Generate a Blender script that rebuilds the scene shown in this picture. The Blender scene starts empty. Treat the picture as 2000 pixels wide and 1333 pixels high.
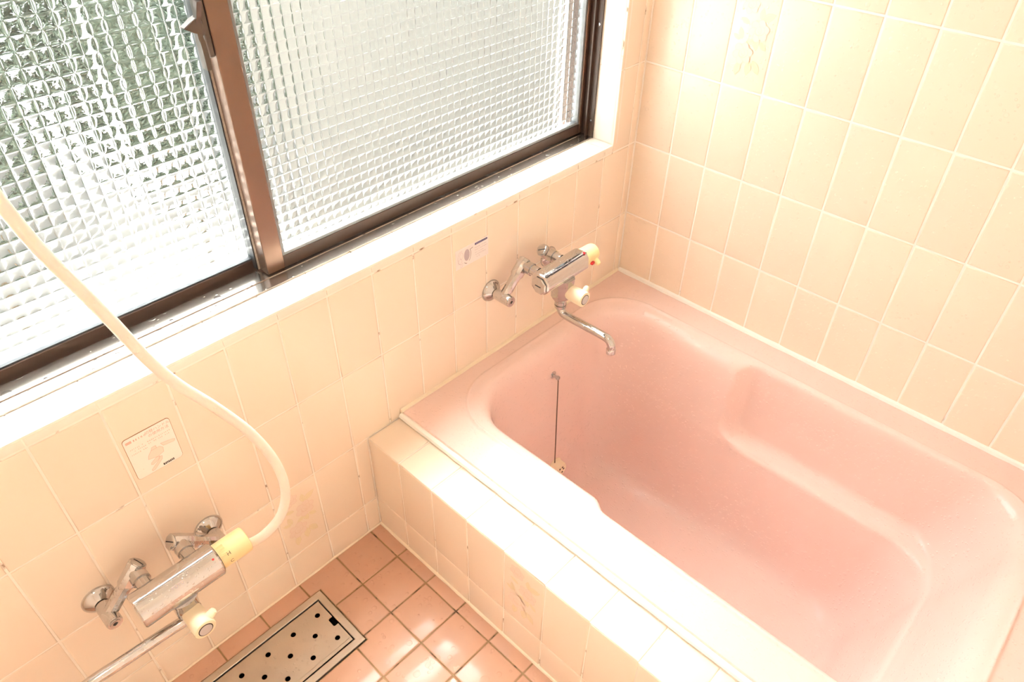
import bpy, bmesh, math, random
from mathutils import Vector, Matrix, Euler
random.seed(7)
PI = math.pi
SC = bpy.context.scene
COL = SC.collection

# ------------------------------------------------------------------ camera, world, light, exposure
cam_data = bpy.data.cameras.new('camera')
cam_data.sensor_fit = 'HORIZONTAL'
cam_data.sensor_width = 36.0
cam_data.lens = 1419.8 / 2000 * 36.0
cam_data.clip_start = 0.02
cam = bpy.data.objects.new('camera', cam_data)
COL.objects.link(cam)
cam.location = (-1.48135, -0.95833, 1.46981)
cam.rotation_euler = (0.8813156, -0.0165281, -0.8125733)
SC.camera = cam

world = bpy.data.worlds.new('overcast_sky')
SC.world = world
world.use_nodes = True
bg = world.node_tree.nodes['Background']
bg.inputs['Color'].default_value = (0.93, 0.97, 1.0, 1)
bg.inputs['Strength'].default_value = 4.0

sun_data = bpy.data.lights.new('hazy_sun', 'SUN')
sun_data.energy = 92.0
sun_data.angle = math.radians(13)
sun_data.color = (1.0, 0.985, 0.96)
sun = bpy.data.objects.new('hazy_sun', sun_data)
sun.rotation_euler = Vector((-0.30, -0.50, -0.82)).to_track_quat('-Z', 'Y').to_euler()
sun.location = (0, 4, 7)
COL.objects.link(sun)

FILL_LAMP_STRENGTH = 17.0  # emission strength of the added fill lamp
SC.view_settings.view_transform = 'Standard'
SC.view_settings.look = 'None'
SC.view_settings.gamma = 1.0
SC.view_settings.use_curve_mapping = False
SC.view_settings.exposure = 0.55
cy = SC.cycles
cy.use_denoising = True
cy.max_bounces = 16
cy.diffuse_bounces = 8
cy.glossy_bounces = 6
cy.transmission_bounces = 12
cy.transparent_max_bounces = 12
cy.caustics_refractive = True
cy.caustics_reflective = True
cy.sample_clamp_indirect = 12.0
cy.blur_glossy = 0.6

# ------------------------------------------------------------------ helpers
def wloc(o):
    v = Vector((0, 0, 0))
    while o is not None:
        v += o.location
        o = o.parent
    return v

def props(o, label=None, cat=None, group=None, kind=None):
    if label: o['label'] = label
    if cat: o['category'] = cat
    if group: o['group'] = group
    if kind: o['kind'] = kind
    return o

def empty(name, loc, label=None, cat=None, group=None, kind=None):
    o = bpy.data.objects.new(name, None)
    o.empty_display_size = 0.03
    o.location = loc
    COL.objects.link(o)
    return props(o, label, cat, group, kind)

def shade(bm, angle=38):
    lim = math.radians(angle)
    for f in bm.faces: f.smooth = True
    for e in bm.edges:
        if len(e.link_faces) == 2:
            if e.calc_face_angle(0) > lim: e.smooth = False

def make(name, bm, mat, parent=None, smooth=True, local=False, fix=True, angle=38, **pr):
    if fix: bmesh.ops.recalc_face_normals(bm, faces=bm.faces[:])
    if smooth: shade(bm, angle)
    if parent is not None and not local:
        bmesh.ops.translate(bm, vec=-wloc(parent), verts=bm.verts[:])
    me = bpy.data.meshes.new(name)
    bm.to_mesh(me); bm.free()
    for m in (mat if isinstance(mat, (list, tuple)) else [mat]): me.materials.append(m)
    o = bpy.data.objects.new(name, me)
    if parent is not None: o.parent = parent
    COL.objects.link(o)
    return props(o, **pr)

def box(bm, lo, hi, bevel=0.0, seg=1):
    lo, hi = Vector(lo), Vector(hi)
    r = bmesh.ops.create_cube(bm, size=1.0)
    vs = r['verts']
    for v in vs:
        v.co = Vector(((lo[i] + hi[i]) / 2 + v.co[i] * (hi[i] - lo[i]) for i in range(3)))
    if bevel > 0:
        es = list({e for v in vs for e in v.link_edges})
        bmesh.ops.bevel(bm, geom=es, offset=bevel, segments=seg, profile=0.6, affect='EDGES')
    return bm

def frame_of(axis):
    a = Vector(axis).normalized()
    t = Vector((0, 0, 1)) if abs(a.z) < 0.9 else Vector((1, 0, 0))
    u = t.cross(a).normalized(); v = a.cross(u).normalized()
    return a, u, v

def lathe(bm, origin, axis, prof, seg=24, phase=0.0):
    o = Vector(origin); a, u, v = frame_of(axis)
    prev = None
    for (t, r) in prof:
        if r <= 1e-6:
            ring = [bm.verts.new(o + a * t)]
        else:
            ring = [bm.verts.new(o + a * t + (u * math.cos(2 * PI * i / seg + phase) + v * math.sin(2 * PI * i / seg + phase)) * r) for i in range(seg)]
        if prev is not None:
            n = seg
            for i in range(n):
                j = (i + 1) % n
                if len(prev) == 1 and len(ring) == 1: pass
                elif len(prev) == 1: bm.faces.new((prev[0], ring[i], ring[j]))
                elif len(ring) == 1: bm.faces.new((prev[i], prev[j], ring[0]))
                else: bm.faces.new((prev[i], prev[j], ring[j], ring[i]))
        prev = ring
    return bm

def catmull(P, n=8):
    P = [Vector(p) for p in P]
    Q = [P[0] * 2 - P[1]] + P + [P[-1] * 2 - P[-2]]
    out = []
    for i in range(1, len(Q) - 2):
        p0, p1, p2, p3 = Q[i - 1], Q[i], Q[i + 1], Q[i + 2]
        for k in range(n):
            t = k / n
            out.append(0.5 * ((2 * p1) + (-p0 + p2) * t + (2 * p0 - 5 * p1 + 4 * p2 - p3) * t * t + (-p0 + 3 * p1 - 3 * p2 + p3) * t ** 3))
    out.append(P[-1])
    return out

def tube(bm, path, r, seg=14, cap=True):
    path = [Vector(p) for p in path]
    n = len(path)
    R = r if isinstance(r, (list, tuple)) else [r] * n
    T = [(path[min(i + 1, n - 1)] - path[max(i - 1, 0)]).normalized() for i in range(n)]
    _, u, _ = frame_of(T[0])
    rings = []
    for i in range(n):
        u = (u - T[i] * u.dot(T[i])).normalized()
        v = T[i].cross(u)
        rings.append([bm.verts.new(path[i] + (u * math.cos(2 * PI * k / seg) + v * math.sin(2 * PI * k / seg)) * R[i]) for k in range(seg)])
    for a, b in zip(rings, rings[1:]):
        for k in range(seg):
            j = (k + 1) % seg
            bm.faces.new((a[k], a[j], b[j], b[k]))
    if cap:
        bm.faces.new(rings[0][::-1]); bm.faces.new(rings[-1])
    return bm

def loft(bm, secs, cap=True, closed=True):
    rings = [[bm.verts.new(p) for p in s] for s in secs]
    for a, b in zip(rings, rings[1:]):
        n = len(a)
        for k in range(n if closed else n - 1):
            j = (k + 1) % n
            bm.faces.new((a[k], a[j], b[j], b[k]))
    if cap and closed:
        bm.faces.new(rings[0][::-1]); bm.faces.new(rings[-1])
    return bm

def B(): return bmesh.new()

# ------------------------------------------------------------------ materials
def nodes_of(name):
    m = bpy.data.materials.new(name); m.use_nodes = True
    nt = m.node_tree
    return m, nt, nt.nodes['Principled BSDF']

def drops(nt, scale=130.0, keep=0.55, height=0.0009, patch=3.0):
    """clear water beads as fine relief: a hemispherical dot in some cells of a world-space Voronoi, in patches"""
    N = nt.nodes; L = nt.links
    geo = N.new('ShaderNodeNewGeometry')
    out = None
    for sc in (scale, scale * 0.55):
        vo = N.new('ShaderNodeTexVoronoi'); vo.inputs['Scale'].default_value = sc
        L.new(geo.outputs['Position'], vo.inputs['Vector'])
        sep = N.new('ShaderNodeSeparateColor'); L.new(vo.outputs['Color'], sep.inputs[0])
        noise = N.new('ShaderNodeTexNoise'); noise.inputs['Scale'].default_value = patch
        L.new(geo.outputs['Position'], noise.inputs['Vector'])
        add = N.new('ShaderNodeMath'); add.operation = 'MULTIPLY_ADD'
        L.new(noise.outputs['Fac'], add.inputs[0]); add.inputs[1].default_value = 1.6
        add.inputs[2].default_value = -0.8 + (1 - keep)
        lt = N.new('ShaderNodeMath'); lt.operation = 'LESS_THAN'
        L.new(sep.outputs[0], lt.inputs[0]); L.new(add.outputs[0], lt.inputs[1])
        rad = N.new('ShaderNodeMath'); rad.operation = 'MULTIPLY_ADD'
        L.new(sep.outputs[1], rad.inputs[0]); rad.inputs[1].default_value = 0.18; rad.inputs[2].default_value = 0.14
        d = N.new('ShaderNodeMath'); d.operation = 'DIVIDE'
        L.new(vo.outputs['Distance'], d.inputs[0]); L.new(rad.outputs[0], d.inputs[1])
        p = N.new('ShaderNodeMath'); p.operation = 'POWER'; L.new(d.outputs[0], p.inputs[0]); p.inputs[1].default_value = 2.0
        s = N.new('ShaderNodeMath'); s.operation = 'SUBTRACT'; s.use_clamp = True
        s.inputs[0].default_value = 1.0; L.new(p.outputs[0], s.inputs[1])
        q = N.new('ShaderNodeMath'); q.operation = 'SQRT'; L.new(s.outputs[0], q.inputs[0])
        m = N.new('ShaderNodeMath'); m.operation = 'MULTIPLY'; L.new(q.outputs[0], m.inputs[0]); L.new(lt.outputs[0], m.inputs[1])
        if out is None: out = m
        else:
            mx = N.new('ShaderNodeMath'); mx.operation = 'MAXIMUM'
            L.new(out.outputs[0], mx.inputs[0]); L.new(m.outputs[0], mx.inputs[1]); out = mx
    bump = N.new('ShaderNodeBump'); bump.inputs['Strength'].default_value = 0.6
    bump.inputs['Distance'].default_value = height
    L.new(out.outputs[0], bump.inputs['Height'])
    return bump

def mat(name, col, rough=0.4, metal=0.0, spec=0.5, var=0.0, grain=0.0, gscale=20.0, drop=None, coat=0.0, rvar=0.0):
    m, nt, p = nodes_of(name)
    N, L = nt.nodes, nt.links
    p.inputs['Base Color'].default_value = (*col, 1)
    p.inputs['Roughness'].default_value = rough
    p.inputs['Metallic'].default_value = metal
    p.inputs['Specular IOR Level'].default_value = spec
    p.inputs['Coat Weight'].default_value = coat
    p.inputs['Coat Roughness'].default_value = 0.05
    if var or grain:
        hsv = N.new('ShaderNodeHueSaturation'); hsv.inputs['Color'].default_value = (*col, 1)
        val = None
        if var:
            oi = N.new('ShaderNodeObjectInfo')
            ma = N.new('ShaderNodeMath'); ma.operation = 'MULTIPLY_ADD'
            L.new(oi.outputs['Random'], ma.inputs[0]); ma.inputs[1].default_value = 2 * var; ma.inputs[2].default_value = 1 - var
            val = ma.outputs[0]
        if grain:
            geo = N.new('ShaderNodeNewGeometry')
            no = N.new('ShaderNodeTexNoise'); no.inputs['Scale'].default_value = gscale; no.inputs['Detail'].default_value = 6
            L.new(geo.outputs['Position'], no.inputs['Vector'])
            mb = N.new('ShaderNodeMath'); mb.operation = 'MULTIPLY_ADD'
            L.new(no.outputs['Fac'], mb.inputs[0]); mb.inputs[1].default_value = 2 * grain; mb.inputs[2].default_value = 1 - grain
            if val is None: val = mb.outputs[0]
            else:
                mm = N.new('ShaderNodeMath'); mm.operation = 'MULTIPLY'
                L.new(val, mm.inputs[0]); L.new(mb.outputs[0], mm.inputs[1]); val = mm.outputs[0]
            if rvar:
                mr = N.new('ShaderNodeMath'); mr.operation = 'MULTIPLY_ADD'
                L.new(no.outputs['Fac'], mr.inputs[0]); mr.inputs[1].default_value = 2 * rvar; mr.inputs[2].default_value = rough - rvar
                L.new(mr.outputs[0], p.inputs['Roughness'])
        L.new(val, hsv.inputs['Value'])
        L.new(hsv.outputs[0], p.inputs['Base Color'])
    if drop:
        b = drops(nt, **drop); L.new(b.outputs[0], p.inputs['Normal'])
    return m

def grout_mat(name, col, mould_z=None, dirt=0.0, dcol=(0.03, 0.025, 0.02)):
    m, nt, p = nodes_of(name)
    N, L = nt.nodes, nt.links
    p.inputs['Roughness'].default_value = 0.7
    geo = N.new('ShaderNodeNewGeometry')
    no = N.new('ShaderNodeTexNoise'); no.inputs['Scale'].default_value = 28; no.inputs['Detail'].default_value = 5
    L.new(geo.outputs['Position'], no.inputs['Vector'])
    ramp = N.new('ShaderNodeValToRGB')
    ramp.color_ramp.elements[0].position = 0.60 - dirt; ramp.color_ramp.elements[1].position = 0.68 - dirt * 0.6
    L.new(no.outputs['Fac'], ramp.inputs[0])
    fac = ramp.outputs[0]
    if mould_z is not None:
        sep = N.new('ShaderNodeSeparateXYZ'); L.new(geo.outputs['Position'], sep.inputs[0])
        mr = N.new('ShaderNodeMapRange'); mr.inputs['From Min'].default_value = mould_z; mr.inputs['From Max'].default_value = mould_z + 0.025
        mr.inputs['To Min'].default_value = 1.0; mr.inputs['To Max'].default_value = 0.0
        L.new(sep.outputs['Z'], mr.inputs['Value'])
        mu = N.new('ShaderNodeMath'); mu.operation = 'MULTIPLY'
        L.new(fac, mu.inputs[0]); L.new(mr.outputs[0], mu.inputs[1]); fac = mu.outputs[0]
    mix = N.new('ShaderNodeMix'); mix.data_type = 'RGBA'
    mix.inputs['A'].default_value = (*col, 1); mix.inputs['B'].default_value = (*dcol, 1)
    L.new(fac, mix.inputs['Factor'])
    L.new(mix.outputs['Result'], p.inputs['Base Color'])
    return m

PEACH = (0.865, 0.752, 0.632)
M = {}
M['tile'] = mat('peach_glazed_tile', PEACH, 0.22, var=0.02, grain=0.015, gscale=6)
M['tile_wet'] = mat('peach_glazed_tile_beaded', PEACH, 0.22, var=0.02, grain=0.015, gscale=6, drop=dict(scale=115, keep=0.38))
M['ledge'] = mat('peach_ledge_tile', PEACH, 0.26, var=0.03, grain=0.02, gscale=8)
M['sill_tile'] = mat('cream_sill_tile', (0.87, 0.81, 0.73), 0.22, var=0.01)
M['grout'] = grout_mat('pale_grout', (0.95, 0.91, 0.86), mould_z=0.322)
M['grout_wall'] = grout_mat('cream_grout', (0.91, 0.85, 0.77), dirt=-0.03, dcol=(0.35, 0.25, 0.16))
M['grout_floor'] = grout_mat('brown_grout', (0.30, 0.19, 0.09), dirt=0.05, dcol=(0.10, 0.06, 0.03))
M['floor_tile'] = mat('terracotta_floor_tile', (0.58, 0.345, 0.245), 0.22, var=0.035, grain=0.10, gscale=14, rvar=0.12, drop=dict(scale=60, keep=0.42, height=0.0012, patch=7))
M['floor_tile'].node_tree.nodes['Principled BSDF'].inputs['Coat Weight'].default_value = 0.7
M['floor_tile'].node_tree.nodes['Principled BSDF'].inputs['Coat Roughness'].default_value = 0.07
M['floor_tile'].node_tree.nodes['Principled BSDF'].inputs['Specular IOR Level'].default_value = 0.8
M['tub'] = mat('pink_enamel', (0.82, 0.63, 0.585), 0.08, drop=dict(scale=125, keep=0.30, patch=2.2))
M['caulk'] = grout_mat('white_caulk', (0.93, 0.91, 0.87), dirt=-0.10, dcol=(0.35, 0.30, 0.24))
M['caulk_cream'] = grout_mat('cream_caulk', (0.87, 0.77, 0.62), dirt=-0.08, dcol=(0.22, 0.17, 0.12))
M['bronze_dark'] = mat('dark_bronze_aluminium', (0.06, 0.035, 0.024), 0.40, metal=0.1)
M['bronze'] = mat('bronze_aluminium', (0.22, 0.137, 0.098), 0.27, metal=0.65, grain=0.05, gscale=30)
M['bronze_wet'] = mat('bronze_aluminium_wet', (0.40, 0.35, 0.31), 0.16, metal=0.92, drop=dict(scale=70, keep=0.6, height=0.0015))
M['lock'] = mat('dark_lock_metal', (0.13, 0.105, 0.09), 0.28, metal=0.7)
M['rubber'] = mat('black_rubber_seal', (0.035, 0.037, 0.04), 0.35)
M['clear_seal'] = mat('grey_glazing_seal', (0.22, 0.23, 0.24), 0.2, grain=0.3, gscale=60)
M['pile'] = mat('grey_pile_strip', (0.42, 0.36, 0.30), 0.9, grain=0.4, gscale=160)
M['chrome'] = mat('chrome', (0.60, 0.59, 0.585), 0.07, metal=1.0, drop=dict(scale=170, keep=0.42, height=0.0007, patch=9))
M['chrome_clean'] = mat('polished_chrome', (0.57, 0.56, 0.555), 0.08, metal=1.0)
M['steel'] = mat('brushed_steel', (0.60, 0.56, 0.50), 0.33, metal=1.0, grain=0.10, gscale=12, rvar=0.06, drop=dict(scale=110, keep=0.45, height=0.0006))
M['ivory'] = mat('ivory_plastic', (0.88, 0.78, 0.58), 0.3)
M['amber'] = mat('yellowed_ivory_plastic', (0.90, 0.68, 0.36), 0.3)
M['lemon'] = mat('pale_yellow_plastic', (0.90, 0.77, 0.42), 0.3)
M['red'] = mat('red_plastic', (0.55, 0.02, 0.03), 0.3)
M['blue'] = mat('blue_plastic', (0.08, 0.2, 0.5), 0.3)
M['grey'] = mat('grey_plastic', (0.55, 0.52, 0.52), 0.35)
M['dark'] = mat('dark_gap', (0.02, 0.018, 0.016), 0.6)
M['pit'] = mat('dark_drain_pit', (0.012, 0.011, 0.010), 0.8)
M['label_white'] = mat('white_label', (0.90, 0.87, 0.81), 0.35)
M['label_rim'] = mat('brown_label_edge', (0.42, 0.24, 0.13), 0.5)
M['sticker'] = mat('pale_lilac_sticker', (0.85, 0.79, 0.78), 0.35)
M['ink_pink'] = mat('faded_pink_ink', (0.70, 0.45, 0.38), 0.5)
M['ink_pale'] = mat('pale_pink_ink', (0.88, 0.75, 0.66), 0.5)
M['ink_grey'] = mat('grey_ink', (0.30, 0.27, 0.30), 0.5)
M['ink_lilac'] = mat('lilac_ink', (0.50, 0.43, 0.48), 0.5)
M['ink_black'] = mat('black_ink', (0.04, 0.03, 0.03), 0.5)
M['ink_navy'] = mat('navy_ink', (0.07, 0.06, 0.20), 0.5)
M['rose'] = mat('rose_print', (0.855, 0.71, 0.615), 0.25)
M['rose_line'] = mat('rose_outline_print', (0.81, 0.645, 0.53), 0.25)
M['leaf'] = mat('leaf_print', (0.84, 0.735, 0.54), 0.25)
M['leaf_line'] = mat('leaf_outline_print', (0.77, 0.66, 0.45), 0.25)
M['hose'] = mat('white_vinyl_hose', (0.90, 0.82, 0.75), 0.3, drop=dict(scale=150, keep=0.35, height=0.0007))
M['ceiling'] = mat('white_ceiling', (0.85, 0.80, 0.72), 0.6)
M['concrete'] = mat('pale_concrete', (0.24, 0.235, 0.225), 0.8, grain=0.12, gscale=3)
M['plaster'] = mat('pale_plaster', (0.085, 0.082, 0.074), 0.8, grain=0.10, gscale=2)
M['leafgreen'] = mat('garden_leaf', (0.042, 0.060, 0.042), 0.5, grain=0.3, gscale=6)
M['twig'] = mat('twig', (0.12, 0.09, 0.06), 0.8)
M['pole_white'] = mat('white_painted_pole', (0.85, 0.85, 0.83), 0.4)
# vinyl hose lets light through a little
_p = M['hose'].node_tree.nodes['Principled BSDF']
_p.inputs['Subsurface Weight'].default_value = 0.25
_p.inputs['Subsurface Radius'].default_value = (0.01, 0.008, 0.006)
# plain tiled surface for the walls behind the camera
def brick_mat():
    m, nt, p = nodes_of('tiled_wall_surface')
    N, L = nt.nodes, nt.links
    geo = N.new('ShaderNodeNewGeometry'); sep = N.new('ShaderNodeSeparateXYZ'); L.new(geo.outputs['Position'], sep.inputs[0])
    add = N.new('ShaderNodeMath'); add.operation = 'ADD'; L.new(sep.outputs['X'], add.inputs[0]); L.new(sep.outputs['Y'], add.inputs[1])
    cmb = N.new('ShaderNodeCombineXYZ'); L.new(add.outputs[0], cmb.inputs['X']); L.new(sep.outputs['Z'], cmb.inputs['Y'])
    br = N.new('ShaderNodeTexBrick'); br.offset = 0.0
    br.inputs['Scale'].default_value = 1.0; br.inputs['Brick Width'].default_value = 0.1; br.inputs['Row Height'].default_value = 0.2
    br.inputs['Mortar Size'].default_value = 0.0015
    br.inputs['Color1'].default_value = (*PEACH, 1); br.inputs['Color2'].default_value = (*[c * 0.97 for c in PEACH], 1)
    br.inputs['Mortar'].default_value = (0.9, 0.82, 0.73, 1)
    L.new(cmb.outputs[0], br.inputs['Vector']); L.new(br.outputs['Color'], p.inputs['Base Color'])
    p.inputs['Roughness'].default_value = 0.25
    return m
M['tiled'] = brick_mat()
def glass_mat():
    m = bpy.data.materials.new('patterned_glass'); m.use_nodes = True
    nt = m.node_tree; nt.nodes.clear()
    out = nt.nodes.new('ShaderNodeOutputMaterial'); g = nt.nodes.new('ShaderNodeBsdfGlass')
    g.inputs['IOR'].default_value = 1.5; g.inputs['Roughness'].default_value = 0.03
    g.inputs['Color'].default_value = (0.97, 0.99, 0.98, 1)
    nt.links.new(g.outputs[0], out.inputs['Surface'])
    return m
M['glass'] = glass_mat()
def lamp_mat():  # glow of the fill lamp added behind the camera
    m, nt, p = nodes_of('fill_lamp_glow')
    p.inputs['Base Color'].default_value = (0.9, 0.88, 0.82, 1)
    p.inputs['Emission Color'].default_value = (1.0, 0.98, 0.95, 1)
    p.inputs['Emission Strength'].default_value = FILL_LAMP_STRENGTH
    return m
M['lamp'] = lamp_mat()

# ------------------------------------------------------------------ dimensions (metres; floor z = 0, window wall y = 0, tiled wall x = 0)
XB, YF, ZC = -1.95, -1.215, 2.12       # back wall, front wall, ceiling
Z = [0.0, 0.097, 0.297, 0.497, 0.697, 0.897, 1.097, 1.297, 1.497, 1.697, 1.897, ZC]
def kx(k): return -(0.0235 + 0.1011 * k)          # upright joints on the window wall
def jy(j): return -(0.0062 + 0.0982 * j)          # upright joints on the right wall
WX0, WX1, WZ0, WZ1 = -1.742, -0.0935, 0.697, 1.60 # window opening
APX = -0.897                                      # face of the tub surround
LEDGE = 0.297; RIM = 0.313
GAP = 0.0030; GD = 0.0015

# ------------------------------------------------------------------ tiles
tile_cache = {}
def tile_mesh(w, h, m, bev=0.0030, drop=0.0011):
    key = (round(w, 3), round(h, 3), m.name)
    if key in tile_cache: return tile_cache[key]
    bm = B()
    def rect(i, z): return [bm.verts.new((sx * (w / 2 - i), sy * (h / 2 - i), z)) for sx, sy in ((-1, -1), (1, -1), (1, 1), (-1, 1))]
    R = [rect(0, -0.006), rect(0, -drop), rect(bev * 0.35, -drop * 0.3), rect(bev, 0)]
    for a, b in zip(R, R[1:]):
        for i in range(4):
            j = (i + 1) % 4; bm.faces.new((a[i], a[j], b[j], b[i]))
    bm.faces.new(R[-1])
    for f in bm.faces: f.smooth = True
    for e in bm.edges:
        if len(e.link_faces) == 2 and e.calc_face_angle(0) > 1.1: e.smooth = False
    me = bpy.data.meshes.new('tile'); bm.to_mesh(me); bm.free(); me.materials.append(m)
    tile_cache[key] = me
    return me

ORI = {'window': Euler((PI / 2, 0, 0)), 'right': Euler((PI / 2, 0, -PI / 2)), 'up': Euler((0, 0, 0))}
def tile(name, ori, a0, a1, b0, b1, face, m, parent, jit=0.0022, g=GAP):
    """a tile between two joints of its plane; face = the plane's coordinate"""
    w, h = abs(a1 - a0) - g, abs(b1 - b0) - g
    if w < 0.006 or h < 0.006: return None
    ca, cb = (a0 + a1) / 2, (b0 + b1) / 2
    p = {'window': (ca, face, cb), 'right': (face, ca, cb), 'up': (ca, cb, face)}[ori]
    o = bpy.data.objects.new(name, tile_mesh(w, h, m))
    o.parent = parent
    o.location = Vector(p) - wloc(parent)
    e = ORI[ori].to_matrix() @ Euler((random.uniform(-jit, jit), random.uniform(-jit, jit), 0)).to_matrix()
    o.rotation_euler = e.to_euler()
    COL.objects.link(o)
    return o

# ------------------------------------------------------------------ structure: window wall
bm = B()
box(bm, (XB, GD, -0.3), (0.10, 0.20, WZ0 - 0.012))
box(bm, (WX1 + 0.004, GD, WZ0 - 0.012), (0.10, 0.20, ZC))
box(bm, (XB, GD, WZ0 - 0.012), (WX0, 0.20, ZC))
box(bm, (WX0, GD, WZ1), (WX1 + 0.004, 0.20, ZC))
wall_left = make('wall_left', bm, M['grout_wall'], smooth=False, label='peach tiled wall under and around the bronze window', cat='wall', kind='structure')
xs = [0.0] + [kx(k) for k in range(0, 20)]
xs = [x for x in xs if x > XB] + [XB]
flower_spots = []
for zi in range(len(Z) - 1):
    z0, z1 = Z[zi], Z[zi + 1]
    for a, b in zip(xs, xs[1:]):        # a > b
        x0, x1 = b, a
        if z1 <= 0.298:                 # beside the tub surround only
            if x0 >= APX: continue
            x1 = min(x1, APX)
        if z1 <= 0.70:
            zt = 0.6955 if z1 > 0.69 else z1
            o = tile('tile', 'window', x0, x1, z0, zt, 0.0, M['tile'], wall_left, g=0.0038)
            if z0 > 0.09 and z1 < 0.3 and x0 < kx(10) - 0.01 < x1 and o: flower_spots.append(o)
        else:
            for (s0, s1) in ((WX1 + 0.0, 0.0), (XB, WX0 - 0.0)):
                c0, c1 = max(x0, s0), min(x1, s1)
                if c1 - c0 > 0.008 and z0 < WZ1: tile('tile', 'window', c0, c1, z0, z1, 0.0, M['tile'], wall_left, g=0.0038)
            if z1 > WZ1 + 0.02:
                c0, c1 = max(x0, WX0), min(x1, WX1)
                if c1 - c0 > 0.008: tile('tile', 'window', c0, c1, max(z0, WZ1), z1, 0.0, M['tile'], wall_left, g=0.0038)

# structure: right wall
bm = B(); box(bm, (GD, YF - 0.1, -0.3), (0.10, GD, ZC))
wall_right = make('wall_right', bm, M['grout'], smooth=False, label='peach tiled wall with pale grout beside the pink tub', cat='wall', kind='structure')
ys = [0.0] + [jy(j) for j in range(1, 13)]
ys = [y for y in ys if y > YF] + [YF]
for zi in range(2, len(Z) - 1):
    for j, (a, b) in enumerate(zip(ys, ys[1:])):
        o = tile('tile', 'right', b, a, Z[zi], Z[zi + 1], 0.0, M['tile_wet'], wall_right, g=0.0044)
        if zi == 5 and j == 2 and o: flower_spots.append(o)

# structure: walls behind the camera, ceiling
bm = B(); box(bm, (XB, YF - 0.1, -0.3), (GD, YF, ZC))
make('wall_front', bm, M['tiled'], smooth=False, label='peach tiled wall facing the window', cat='wall', kind='structure')
bm = B(); box(bm, (XB - 0.1, YF - 0.1, -0.3), (XB, 0.20, ZC))
make('wall_back', bm, M['tiled'], smooth=False, label='peach tiled wall facing the tub', cat='wall', kind='structure')
bm = B(); box(bm, (XB - 0.1, YF - 0.1, ZC), (0.10, 0.20, ZC + 0.05))
make('ceiling', bm, M['ceiling'], smooth=False, label='plain pale ceiling over the bathroom', cat='ceiling', kind='structure')

# structure: floor
DR = (-1.575, -1.106, -0.214, -0.046)    # drain opening x0 x1 y0 y1
bm = B()
for lo, hi in (((XB, YF, -0.05), (DR[0], 0.0, -GD)), ((DR[1], YF, -0.05), (APX + 0.0, 0.0, -GD)),
               ((DR[0], YF, -0.05), (DR[1], DR[2], -GD)), ((DR[0], DR[3], -0.05), (DR[1], 0.0, -GD))):
    box(bm, lo, hi)
floor = make('floor', bm, M['grout_floor'], smooth=False, label='wet terracotta pink tiled bathroom floor', cat='floor', kind='structure')
fx = [APX] + [-0.9308 - 0.1007 * i for i in range(0, 11)]
fx = [x for x in fx if x > XB] + [XB]
fy = [0.0] + [-0.0026 - 0.0997 * i for i in range(1, 13)]
fy = [y for y in fy if y > YF] + [YF]
def sub_rect(r, c):
    """what is left of rectangle r when c is cut out of it"""
    x0, x1, y0, y1 = r; a0, a1, b0, b1 = c
    if x1 <= a0 or x0 >= a1 or y1 <= b0 or y0 >= b1: return [r]
    out = []
    if y1 > b1: out.append((x0, x1, b1, y1))
    if y0 < b0: out.append((x0, x1, y0, b0))
    m0, m1 = max(y0, b0), min(y1, b1)
    if x1 > a1: out.append((a1, x1, m0, m1))
    if x0 < a0: out.append((x0, a0, m0, m1))
    return out
def poly_tile(name, pts, m, parent):
    bm = B()
    n = len(pts)
    area = sum(pts[i][0] * pts[(i + 1) % n][1] - pts[(i + 1) % n][0] * pts[i][1] for i in range(n))
    if area < 0: pts = pts[::-1]
    def inset(d):
        out = []
        for i in range(n):
            p, q, r = Vector(pts[i - 1]), Vector(pts[i]), Vector(pts[(i + 1) % n])
            e1, e2 = (q - p).normalized(), (r - q).normalized()
            n1, n2 = Vector((-e1.y, e1.x)), Vector((-e2.y, e2.x))
            out.append(q + (n1 + n2) * d)
        return out
    rings = []
    for d, z in ((GAP / 2, -0.006), (GAP / 2, -0.0011), (GAP / 2 + 0.001, -0.0003), (GAP / 2 + 0.003, 0.0)):
        rings.append([bm.verts.new((p.x, p.y, z)) for p in inset(d)])
    for a, b in zip(rings, rings[1:]):
        for i in range(n): bm.faces.new((a[i], a[(i + 1) % n], b[(i + 1) % n], b[i]))
    bm.faces.new(rings[-1])
    return make(name, bm, m, parent)
for a, b in zip(fx, fx[1:]):
    for c, d in zip(fy, fy[1:]):
        r = (b, a, d, c)
        left = sub_rect(r, DR)
        if left == [r]: tile('floor_tile', 'up', b, a, d, c, 0.0, M['floor_tile'], floor)
        elif len(left) == 1: tile('floor_tile', 'up', *left[0], 0.0, M['floor_tile'], floor)
        elif len(left) == 2:
            x0, x1, y0, y1 = r
            if y1 > DR[3] and x1 > DR[1]: P = [(x0, DR[3]), (DR[1], DR[3]), (DR[1], y0), (x1, y0), (x1, y1), (x0, y1)]
            elif y0 < DR[2] and x1 > DR[1]: P = [(x0, DR[2]), (DR[1], DR[2]), (DR[1], y1), (x1, y1), (x1, y0), (x0, y0)]
            elif y1 > DR[3]: P = [(x1, DR[3]), (DR[0], DR[3]), (DR[0], y0), (x0, y0), (x0, y1), (x1, y1)]
            else: P = [(x1, DR[2]), (DR[0], DR[2]), (DR[0], y1), (x0, y1), (x0, y0), (x1, y0)]
            poly_tile('floor_tile', P, M['floor_tile'], floor)

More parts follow.
